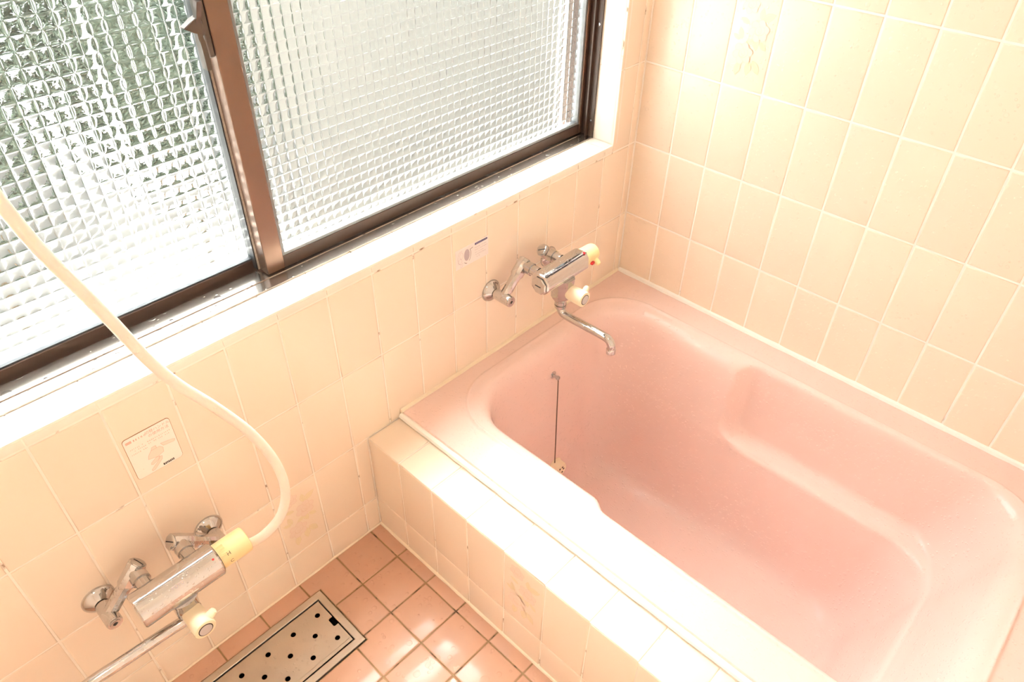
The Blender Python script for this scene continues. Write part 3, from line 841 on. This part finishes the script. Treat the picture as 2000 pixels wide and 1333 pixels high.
# --- shower faucet
sf = empty('shower_faucet', (-1.3615, 0, 0.338), 'chrome round-bodied wall faucet with yellowed knob and spout turned aside, above the floor drain', 'faucet')
EZ, JZ = 0.338, 0.398
crank_arm(sf, -1.462, EZ, 1, -1.4005, JZ); crank_arm(sf, -1.261, EZ, -1, -1.3235, JZ)
BYc, BZc = -0.115, 0.394
bm = B(); lathe(bm, (-1.432, BYc, BZc), (1, 0, 0), [(0.0, 0.0), (0.0, 0.0285), (0.002, 0.0305), (0.136, 0.0305), (0.1385, 0.0285), (0.1385, 0.0)], 48)
lathe(bm, (-1.3655, BYc - 0.006, 0.375), (0, 0, -1), [(0, 0.0), (0, 0.027), (0.010, 0.0235), (0.020, 0.0212), (0.030, 0.0205), (0.046, 0.0200), (0.054, 0.0160), (0.058, 0.0130), (0.064, 0.0125), (0.064, 0)], 28)
body = make('faucet_body', bm, M['chrome'], sf)
bm = B(); lathe(bm, (-1.2945, BYc, BZc), (1, 0, 0), [(0.0, 0.026), (0.002, 0.0262), (0.003, 0.022)], 32); make('joint_ring', bm, M['dark'], sf)
bm = B()
prof = [(0.0025, 0.0), (0.0025, 0.0228), (0.004, 0.0232)]
prof += [(0.048, 0.0238), (0.055, 0.0232), (0.0565, 0.0215), (0.0565, 0.0)]
lathe(bm, (-1.2945, BYc, BZc), (1, 0, 0), prof, 40)
knob = make('temperature_knob', bm, M['amber'], sf)
bm = B()
for i in range(9):     # grip ribs on the upper side near the body
    a = PI * 0.50 + i * 0.10
    c, s = math.cos(a), math.sin(a)
    y_, z_ = BYc - 0.0234 * c * -1, BZc + 0.0234 * s
    tube(bm, [(-1.290, BYc + 0.0234 * math.cos(a), BZc + 0.0234 * math.sin(a)), (-1.278, BYc + 0.0236 * math.cos(a), BZc + 0.0236 * math.sin(a))], 0.0009, 6)
make('grip_ribs', bm, M['amber'], knob, kind='stuff')
for s, ang, mm in (('H', 2.45, 'ink_black'), ('C', 3.10, 'ink_black')):
    d = Vector((0, math.cos(ang), math.sin(ang))); tdir = Vector((0, math.sin(ang), -math.cos(ang)))
    o_ = Vector((-1.277, BYc, BZc)) + d * 0.0242
    ex = Vector((1, 0, 0)); ey = d.cross(ex)
    bm = text_bm(s, 0.0095, basis(o_, ex, ey)); make('printed_letter', bm, M[mm], knob, smooth=False, fix=False)
bm = B(); lathe(bm, (-1.303, BYc + 0.0295 * math.cos(2.2), BZc + 0.0300 * math.sin(2.2)), (0, math.cos(2.2), math.sin(2.2)), [(0, 0.0022), (0.0014, 0.0018), (0.0014, 0)], 12); make('red_mark', bm, M['red'], sf)
bm = B(); lathe(bm, (-1.3655, BYc - 0.0190, 0.352), (0, -0.6, 0.8), [(0, 0.0022), (0.0014, 0.0018), (0.0014, 0)], 12); make('red_mark', bm, M['red'], sf)
d = Vector((0, math.cos(2.30), math.sin(2.30)))
bm = text_bm('TOTO', 0.0075, basis(Vector((-1.366, BYc, BZc)) + d * 0.0308, (1, 0, 0), d.cross(Vector((1, 0, 0))))); make('body_mark', bm, M['ink_lilac'], sf, smooth=False, fix=False)
h_s = flow_handle(sf, -1.3645, 0.337, -0.133, -0.180, 0.55)
chrome_spout(sf, [(-1.3665, -0.119, 0.330), (-1.3665, -0.119, 0.316), (-1.372, -0.118, 0.305), (-1.384, -0.116, 0.3015), (-1.41, -0.114, 0.3015), (-1.47, -0.112, 0.3025), (-1.525, -0.110, 0.3035), (-1.548, -0.109, 0.300), (-1.560, -0.109, 0.288), (-1.562, -0.109, 0.270)], 0.0100, None)

# --- bath faucet
bf = empty('bath_faucet', (-0.418, 0, 0.500), 'chrome box-bodied wall faucet with ivory knobs and a long spout over the pink tub', 'faucet')
EZ, JZ = 0.500, 0.560
crank_arm(bf, -0.518, EZ, 1, -0.456, JZ); crank_arm(bf, -0.318, EZ, -1, -0.380, JZ)
CY, CZ = -0.115, 0.556
def oct_prof(k=1.0):
    P = [(0.024, -0.012), (0.024, 0.014), (0.014, 0.0245), (-0.012, 0.0265), (-0.0165, 0.0262), (-0.0245, 0.014), (-0.0265, -0.010), (-0.014, -0.0245), (0.012, -0.0245)]
    return [(CY + y * k, CZ + z * k) for y, z in P]
bm = B()
loft(bm, [[(x, y, z) for y, z in oct_prof(k)] for x, k in ((-0.4825, 0.90), (-0.4795, 1.0), (-0.3425, 1.0), (-0.3400, 0.92))])
bmesh.ops.bevel(bm, geom=[e for e in bm.edges if abs((e.verts[0].co - e.verts[1].co).normalized().x) > 0.9], offset=0.0040, segments=3, affect='EDGES')
lathe(bm, (-0.4075, CY - 0.004, 0.542), (0, 0, -1), [(0, 0.0), (0, 0.030), (0.014, 0.0285), (0.022, 0.0265), (0.046, 0.0265), (0.056, 0.0215), (0.063, 0.0165), (0.066, 0.0148)], 8, PI / 8)
make('faucet_body', bm, M['chrome'], bf, angle=30)
bm = B(); lathe(bm, (-0.4835, CY - 0.001, CZ - 0.003), (-1, 0, 0), [(0, 0.0215), (0.002, 0.0215), (0.0034, 0.019), (0.0036, 0)], 8, PI / 8); ec = make('end_plate', bm, M['chrome_clean'], bf, angle=20)
bm = B(); box(bm, (-0.4877, CY - 0.008, CZ - 0.0045), (-0.4870, CY + 0.008, CZ - 0.0030)); make('screw_slot', bm, M['dark'], ec, smooth=False)
bm = B(); box(bm, (-0.472, CY - 0.0163, CZ + 0.0258), (-0.352, CY - 0.0152, CZ + 0.0265))
sl = make('scale_line', bm, M['ink_grey'], bf, smooth=False)
bm = B(); lathe(bm, (-0.3485, CY - 0.0145, CZ + 0.0255), (0, -0.3, 1), [(0, 0.0034), (0.0016, 0.003), (0.0018, 0)], 14); make('red_mark', bm, M['red'], bf)
bm = B(); lathe(bm, (-0.4075, CY - 0.004, 0.478), (0, 0, -1), [(0, 0.0138), (0.010, 0.0142), (0.0105, 0.0118), (0.013, 0.0118), (0.0135, 0.0142), (0.021, 0.0135), (0.021, 0)], 24); make('spout_collar', bm, M['chrome_clean'], bf)
bm = B(); lathe(bm, (-0.3400, CY, CZ), (1, 0, 0), [(0, 0.0), (0, 0.0228), (0.004, 0.0234), (0.005, 0.0218), (0.040, 0.0210), (0.046, 0.0195), (0.0475, 0.017), (0.0475, 0)], 36)
c, s = math.cos(-2.70), math.sin(-2.70)
sec = []
for t, w in ((0.014, 0.0075), (0.024, 0.0070), (0.030, 0.0062), (0.0345, 0.0045), (0.0355, 0.002)):
    sec.append([Vector((-0.3080 + w * 1.1 * math.cos(a), CY + c * t - s * w * math.sin(a), CZ + s * t + c * w * math.sin(a))) for a in [2 * PI * i / 12 for i in range(12)]])
loft(bm, sec)
kn = make('temperature_knob', bm, M['lemon'], bf)
bm = B(); box(bm, (-0.3275, CY - 0.0262, CZ - 0.0125), (-0.3185, CY - 0.0190, CZ - 0.0050), 0.0012); make('red_button', bm, M['red'], kn)
flow_handle(bf, -0.4035, 0.508, -0.128, -0.183, 0.75, r=0.0182)
chrome_spout(bf, [(-0.4075, -0.119, 0.466), (-0.4075, -0.120, 0.454), (-0.4075, -0.127, 0.444), (-0.4072, -0.142, 0.4405), (-0.4065, -0.19, 0.4405), (-0.4055, -0.245, 0.4405), (-0.4050, -0.262, 0.4370), (-0.4050, -0.270, 0.4260), (-0.4050, -0.271, 0.4130)], 0.0098, None)

# ------------------------------------------------------------------ shower hose
hp = [(-1.306, -0.082, 0.362), (-1.285, -0.088, 0.352), (-1.262, -0.096, 0.354), (-1.24, -0.106, 0.366), (-1.213, -0.131, 0.393), (-1.181, -0.147, 0.432), (-1.161, -0.147, 0.481), (-1.16, -0.137, 0.545), (-1.182, -0.13, 0.626), (-1.219, -0.125, 0.707),
      (-1.253, -0.118, 0.769), (-1.277, -0.115, 0.828), (-1.301, -0.115, 0.909), (-1.32, -0.116, 0.97), (-1.339, -0.119, 1.029), (-1.355, -0.124, 1.097), (-1.367, -0.127, 1.171), (-1.376, -0.13, 1.254), (-1.40, -0.13, 1.36), (-1.48, -0.12, 1.50), (-1.62, -0.09, 1.62), (-1.72, -0.05, 1.66), (-1.76, -0.012, 1.66)]
bm = B(); tube(bm, catmull(hp, 8), 0.0082, 20)
hose = make('shower_hose', bm, M['hose'], label='white vinyl shower hose rising from the round-bodied faucet past the window', cat='hose')
bm = B(); lathe(bm, (-1.324, -0.072, 0.368), (0.9, -0.3, -0.3), [(0, 0.0105), (0.012, 0.0108), (0.020, 0.0095), (0.021, 0.0)], 20); make('hose_end', bm, M['chrome_clean'], hose)

# ------------------------------------------------------------------ labels on the window wall
def rrect(u0, u1, v0, v1, r, n=5):
    P = []
    for cx, cy_, a0 in ((u1 - r, v1 - r, 0), (u0 + r, v1 - r, PI / 2), (u0 + r, v0 + r, PI), (u1 - r, v0 + r, 1.5 * PI)):
        for i in range(n + 1):
            a = a0 + PI / 2 * i / n; P.append((cx + r * math.cos(a), cy_ + r * math.sin(a)))
    return P
def slab(bm, pts, y0, y1):
    loft(bm, [[(u, y0, v) for u, v in pts], [(u, y1, v) for u, v in pts]])
def ink(parent, name, m, shapes, y):
    bm = B()
    for pts in shapes:
        bm.faces.new([bm.verts.new((u, y, v)) for u, v in pts])
    for f in bm.faces:
        if f.normal.y > 0: f.normal_flip()
    bmesh.ops.recalc_face_normals(bm, faces=[])
    bm.normal_update()
    for f in bm.faces:
        if f.normal.y > 0: f.normal_flip()
    return make(name, bm, m, parent, smooth=False, fix=False, kind='stuff' if name == 'text_print' else None)
def line(p, q, w):
    p, q = Vector(p), Vector(q); d = (q - p).normalized(); n = Vector((-d.y, d.x)) * w / 2
    return [tuple(p + n), tuple(q + n), tuple(q - n), tuple(p - n)]
def poly_line(pts, w, close=False):
    Q = list(pts) + ([pts[0]] if close else [])
    return [line(a, b, w) for a, b in zip(Q, Q[1:])]
def glyph_row(u0, u1, v, h, fill=0.7, gap=0.25, seed=1):
    """a row of illegibly small characters: a few strokes each"""
    rnd = random.Random(seed); out = []; u = u0
    while u < u1 - h * 0.6:
        w = h * rnd.uniform(0.6, 0.95)
        if rnd.random() < fill:
            for _ in range(rnd.randint(2, 3)):
                if rnd.random() < 0.5: out.append(line((u, v + rnd.uniform(-0.45, 0.45) * h), (u + w * rnd.uniform(0.6, 1), v + rnd.uniform(-0.45, 0.45) * h), h * 0.16))
                else: uu = u + w * rnd.uniform(0.2, 0.8); out.append(line((uu, v - 0.45 * h), (uu + rnd.uniform(-0.1, 0.1) * h, v + 0.45 * h), h * 0.16))
        u += w + h * gap
    return out
# white instruction plate by the shower faucet
PU0, PU1, PV0, PV1 = -1.3305, -1.2535, 0.532, 0.6235
pl = empty('instruction_plate', ((PU0 + PU1) / 2, 0, PV0), 'square white instruction plate with rounded corners above the shower faucet', 'sign')
bm = B(); slab(bm, rrect(PU0, PU1, PV0, PV1, 0.006), 0.0005, -0.0010); make('plate_edge', bm, M['label_rim'], pl, angle=50)
bm = B(); slab(bm, rrect(PU0 + 0.0007, PU1 - 0.0007, PV0 + 0.0007, PV1 - 0.0007, 0.0055), 0.0004, -0.0014); make('plate_face', bm, M['label_white'], pl, angle=50)
pw, ph = PU1 - PU0, PV1 - PV0
def P_(u, v): return (PU0 + u * pw, PV1 - v * ph)   # u right, v down, 0..1
yi = -0.00165
ink(pl, 'title_print', M['ink_pink'], [rrect(P_(0.05, 0)[0], P_(0.17, 0)[0], P_(0, 0.125)[1], P_(0, 0.07)[1], 0.0008)] + glyph_row(P_(0.20, 0)[0], P_(0.50, 0)[0], P_(0, 0.10)[1], 0.0042, 0.9, seed=3) + [], yi)
bm = text_bm('切替ハンドル', 0.0068, basis((P_(0.72, 0)[0], yi, P_(0, 0.085)[1]), (1, 0, 0), (0, 0, 1))); make('title_print', bm, M['ink_pink'], pl, smooth=False, fix=False)
bm = text_bm('の使用方法', 0.0068, basis((P_(0.72, 0)[0], yi, P_(0, 0.17)[1]), (1, 0, 0), (0, 0, 1))); make('title_print', bm, M['ink_pink'], pl, smooth=False, fix=False)
ink(pl, 'text_print', M['ink_pink'], glyph_row(P_(0.08, 0)[0], P_(0.95, 0)[0], P_(0, 0.27)[1], 0.0026, 0.85, 0.35, 5) + glyph_row(P_(0.12, 0)[0], P_(0.93, 0)[0], P_(0, 0.325)[1], 0.0024, 0.8, 0.35, 6) + glyph_row(P_(0.08, 0)[0], P_(0.45, 0)[0], P_(0, 0.39)[1], 0.0024, 0.8, 0.35, 7) + glyph_row(P_(0.10, 0)[0], P_(0.2, 0)[0], P_(0, 0.80)[1], 0.0020, 0.7, 0.5, 8), yi)
fa = [P_(0.36, 0.58), P_(0.33, 0.66), P_(0.52, 0.70), P_(0.66, 0.66), P_(0.68, 0.56), P_(0.62, 0.50), P_(0.44, 0.50)]
kn1 = [P_(0.66, 0.45), P_(0.70, 0.53), P_(0.93, 0.56), P_(0.96, 0.52), P_(0.90, 0.49)]
kn2 = [P_(0.44, 0.50), P_(0.48, 0.44), P_(0.56, 0.44), P_(0.56, 0.50)]
hd = [P_(0.36, 0.76), P_(0.34, 0.80), P_(0.38, 0.82), P_(0.54, 0.76), P_(0.56, 0.71), P_(0.48, 0.70)]
sp = [P_(0.55, 0.74), P_(0.50, 0.80), P_(0.26, 0.93), P_(0.23, 0.97), P_(0.27, 0.98), P_(0.56, 0.83), P_(0.60, 0.76)]
sp = [P_(0.54, 0.72), P_(0.60, 0.73), P_(0.58, 0.80), P_(0.38, 0.945), P_(0.32, 0.955), P_(0.31, 0.92), P_(0.50, 0.79)]
ink(pl, 'faucet_print', M['ink_pale'], [fa, kn1, kn2, hd, sp], yi)
ink(pl, 'faucet_outline', M['ink_pink'], sum((poly_line(q, 0.0005, True) for q in (fa, kn1, kn2, hd, sp)), []), yi - 0.0001)
lg = [P_(0.56, 0.915), P_(0.80, 0.915), P_(0.80, 0.965), P_(0.56, 0.965)]
ink(pl, 'logo_bar', M['ink_black'], [lg], yi)
bm = text_bm('TOTO', 0.0056, basis((P_(0.68, 0)[0], yi - 0.0001, P_(0, 0.941)[1]), (1, 0, 0), (0, 0, 1))); make('logo_print', bm, M['label_white'], pl, smooth=False, fix=False)
# pale sticker by the bath faucet
SU0, SU1, SV0, SV1 = -0.6215, -0.5250, 0.602, 0.6495
st = empty('instruction_sticker', ((SU0 + SU1) / 2, 0, SV0), 'small pale lilac instruction sticker with a blue bar beside the bath faucet', 'sticker')
bm = B(); slab(bm, [(SU0, SV0), (SU1, SV0), (SU1, SV1), (SU0, SV1)], 0.0, -0.0006); make('sticker_sheet', bm, M['sticker'], st, smooth=False)
sw, sh = SU1 - SU0, SV1 - SV0
def S_(u, v): return (SU0 + u * sw, SV1 - v * sh)
def ellip(u, v, a, b, n=20, a0=0, a1=2 * PI): return [S_(u + a * math.cos(a0 + (a1 - a0) * i / n), v + b * math.sin(a0 + (a1 - a0) * i / n)) for i in range(n + 1)]
yi = -0.0008
ink(st, 'dial_print', M['ink_lilac'], [ellip(0.335, 0.45, 0.085, 0.30)[:-1]], yi)
ink(st, 'drawing_print', M['ink_lilac'], poly_line([S_(0.20, 0.12), S_(0.10, 0.16), S_(0.06, 0.45), S_(0.08, 0.72), S_(0.16, 0.82), S_(0.22, 0.76)], 0.0006) + poly_line(ellip(0.17, 0.36, 0.05, 0.16), 0.0005) + poly_line(ellip(0.13, 0.62, 0.05, 0.12), 0.0005) + poly_line([S_(0.14, 0.86), S_(0.14, 1.0 - 0.03), S_(0.19, 0.95), S_(0.19, 0.84)], 0.0005), yi)
ink(st, 'arrow_print', M['ink_black'], poly_line(ellip(0.33, 0.45, 0.125, 0.42, 10, -0.55, 1.0), 0.0009) + poly_line(ellip(0.33, 0.45, 0.125, 0.42, 6, 1.55, 2.2), 0.0011) + [line(S_(0.43, 0.24), S_(0.52, 0.20), 0.0011)], yi)
ink(st, 'title_bar', M['ink_navy'], [rrect(S_(0.58, 0)[0], S_(0.97, 0)[0], S_(0, 0.16)[1], S_(0, 0.06)[1], 0.0016)], yi)
ink(st, 'text_print', M['ink_grey'], sum((glyph_row(S_(0.58, 0)[0], S_(e, 0)[0], S_(0, v)[1], 0.0020, 0.8, 0.35, 20 + i) for i, (v, e) in enumerate(((0.30, 0.95), (0.42, 0.97), (0.56, 0.90), (0.68, 0.95), (0.80, 0.75)))), []), yi)
bm_l = glyph_row(S_(0.62, 0)[0], S_(0.94, 0)[0], S_(0, 0.11)[1], 0.0022, 0.9, 0.3, 31)
ink(st, 'title_print', M['sticker'], bm_l, yi - 0.0001)

# ------------------------------------------------------------------ floor drain
dr = empty('floor_drain', (-1.34, -0.13, 0.0), 'long stainless steel drain grate with punched holes set in the floor', 'drain')
x0, x1, y0, y1 = DR[0] + 0.002, DR[1] - 0.002, DR[2] + 0.002, DR[3] - 0.002
def frame_ring(ins, z): return [(x0 + ins, y0 + ins, z), (x1 - ins, y0 + ins, z), (x1 - ins, y1 - ins, z), (x0 + ins, y1 - ins, z)]
bm = B(); loft(bm, [frame_ring(0, -0.03), frame_ring(0, 0.0022), frame_ring(0.0012, 0.0030), frame_ring(0.0145, 0.0030), frame_ring(0.0160, 0.0020), frame_ring(0.0165, -0.006), frame_ring(0.0165, -0.03)], cap=False)
make('drain_frame', bm, M['steel'], dr, angle=20)
px0, px1, py0, py1 = x0 + 0.0195, x1 - 0.0185, y0 + 0.0195, y1 - 0.0190
bm = B()
def loop2(pts):
    vs = [bm.verts.new((x, y, -0.0008)) for x, y in pts]
    return [bm.edges.new((vs[i], vs[(i + 1) % len(vs)])) for i in range(len(vs))]
nx_, nw, ny_ = -0.1295, 0.0105, 0.0085
outer = [(px0, py0), (px1, py0), (px1, -0.141), (px1 - 0.0085, -0.141), (px1 - 0.0105, -0.139), (px1 - 0.0105, -0.121), (px1 - 0.0085, -0.119), (px1, -0.119), (px1, py1), (px0, py1)]
edges = loop2(outer)
holes = []
for k in range(7):
    hx = -1.147 - 0.0609 * k
    for hy in (-0.094, -0.1665): holes.append((hx, hy))
    if k < 6: holes.append((hx - 0.0305, -0.1295))
for hx, hy in holes:
    if px0 + 0.008 < hx < px1 - 0.008:
        edges += loop2([(hx + 0.0056 * math.cos(2 * PI * i / 16), hy + 0.0056 * math.sin(2 * PI * i / 16)) for i in range(16)])
bmesh.ops.triangle_fill(bm, use_beauty=True, use_dissolve=False, edges=edges)
r = bmesh.ops.extrude_face_region(bm, geom=bm.faces[:])
bmesh.ops.translate(bm, vec=(0, 0, 0.0018), verts=[g for g in r['geom'] if isinstance(g, bmesh.types.BMVert)])
make('drain_cover', bm, M['steel'], dr, angle=30)
bm = B(); box(bm, (px0 + 0.004, py0 + 0.0070, 0.0009), (px1 - 0.004, py0 + 0.0085, 0.0016), 0.0003); make('cover_fold', bm, M['steel'], dr)
bm = B()
for lo, hi in (((x0, y0, -0.09), (x1, y1, -0.085)), ((x0, y0, -0.085), (x1, y0 + 0.003, -0.031)), ((x0, y1 - 0.003, -0.085), (x1, y1, -0.031)), ((x0, y0, -0.085), (x0 + 0.003, y1, -0.031)), ((x1 - 0.003, y0, -0.085), (x1, y1, -0.031))):
    box(bm, lo, hi)
make('drain_trough', bm, M['pit'], dr, smooth=False)

# ------------------------------------------------------------------ fill lamp, added out of view to brighten the walls
lp = empty('fill_lamp', (-1.62, -0.92, ZC), 'round glowing fill lamp added out of view under the ceiling', 'lamp')
bm = B(); lathe(bm, (-1.62, -0.92, ZC), (0, 0, -1), [(0, 0.10), (0.012, 0.10), (0.014, 0.09)], 32); make('fill_lamp_base', bm, M['chrome_clean'], lp)
bm = B(); lathe(bm, (-1.62, -0.92, ZC - 0.012), (0, 0, -1), [(0, 0.088), (0.02, 0.092), (0.045, 0.082), (0.062, 0.055), (0.068, 0.0)], 32); make('fill_lamp_shade', bm, M['lamp'], lp)

# ------------------------------------------------------------------ outside the window
GZ_ = -0.30
bm = B(); box(bm, (-5, 0.20, GZ_ - 0.05), (7, 12, GZ_))
make('ground', bm, M['concrete'], smooth=False, label='pale concrete yard seen through the patterned panes', cat='yard', kind='structure')
bm = B(); box(bm, (-0.05, 1.75, GZ_), (6.0, 1.87, 1.0))
make('garden_wall', bm, M['plaster'], smooth=False, label='pale rendered garden wall beyond the panes by the tub corner', cat='wall')
shrub_meshes = []
def shrub_mesh(seed):
    rnd = random.Random(seed); bm = B()
    for _ in range(900):
        u = rnd.uniform(-1, 1); t = rnd.uniform(0, 2 * PI); rr = rnd.uniform(0.75, 1.0)
        s = math.sqrt(1 - u * u)
        p = Vector((0.40 * s * math.cos(t) * rr, 0.34 * s * math.sin(t) * rr, 0.66 + 0.52 * u * rr))
        q = Euler((rnd.uniform(-1.2, 1.2), rnd.uniform(-1.2, 1.2), rnd.uniform(0, 6.3))).to_matrix()
        w, l = rnd.uniform(0.018, 0.03), rnd.uniform(0.04, 0.07)
        bm.faces.new([bm.verts.new(p + q @ Vector(v)) for v in ((0, -l, 0), (w, 0, 0.006), (0, l, 0), (-w, 0, 0.006))])
    core = bmesh.ops.create_icosphere(bm, subdivisions=3, radius=1.0)['verts']
    for v in core:
        k = 0.80 + 0.12 * math.sin(7 * v.co.x + seed) * math.cos(6 * v.co.y)
        v.co = Vector((0.38 * v.co.x * k, 0.32 * v.co.y * k, 0.66 + 0.50 * v.co.z * k))
    return bm
spots = [(-2.05, 2.45, 1.18), (-1.10, 2.55, 1.16), (-0.22, 2.50, 1.10), (0.60, 2.70, 1.10), (-0.65, 3.60, 1.60), (-2.02, 3.75, 1.60), (0.72, 3.95, 1.58)]
where = ['shrub farthest to the left behind the panes', 'shrub between the two white poles and the leftmost shrub', 'shrub straight behind the right white pole', 'shrub next to the rendered garden wall', 'taller shrub rising at the back of the row, middle one', 'taller shrub at the back of the row, behind the leftmost shrubs', 'taller shrub at the back of the row, beside the rendered garden wall']
proto = None
for i, (x, y, s) in enumerate(spots):
    sh = empty('shrub', (x, y, GZ_), 'leafy green ' + where[i], 'shrub', group='shrubs in the yard')
    if proto is None:
        f = make('foliage', shrub_mesh(3), M['leafgreen'], sh, local=True, smooth=False, fix=False)
        bm = B(); tube(bm, [(0, 0, 0), (0.01, 0, 0.2), (0, 0.01, 0.5)], [0.025, 0.02, 0.015], 8); t = make('stem', bm, M['twig'], sh, local=True)
        proto = (f, t)
    else:
        for c in proto:
            d = c.copy(); d.parent = sh; COL.objects.link(d)
    sh.scale = (s, s, s); sh.rotation_euler = (0, 0, i * 1.3)
for i, x in enumerate((-0.815, -0.58)):
    bm = B(); lathe(bm, (x, 1.2, GZ_), (0, 0, 1), [(0, 0.0), (0, 0.03), (0.02, 0.03), (0.021, 0.013), (1.75, 0.013), (1.76, 0.010), (1.76, 0.0)], 16)
    make('yard_pole', bm, M['pole_white'], label=('slim white pole outside the sliding pane, the one farther from the meeting stile', 'slim white pole outside the sliding pane, the one closer to the meeting stile')[i], cat='pole', group='white poles in the yard')
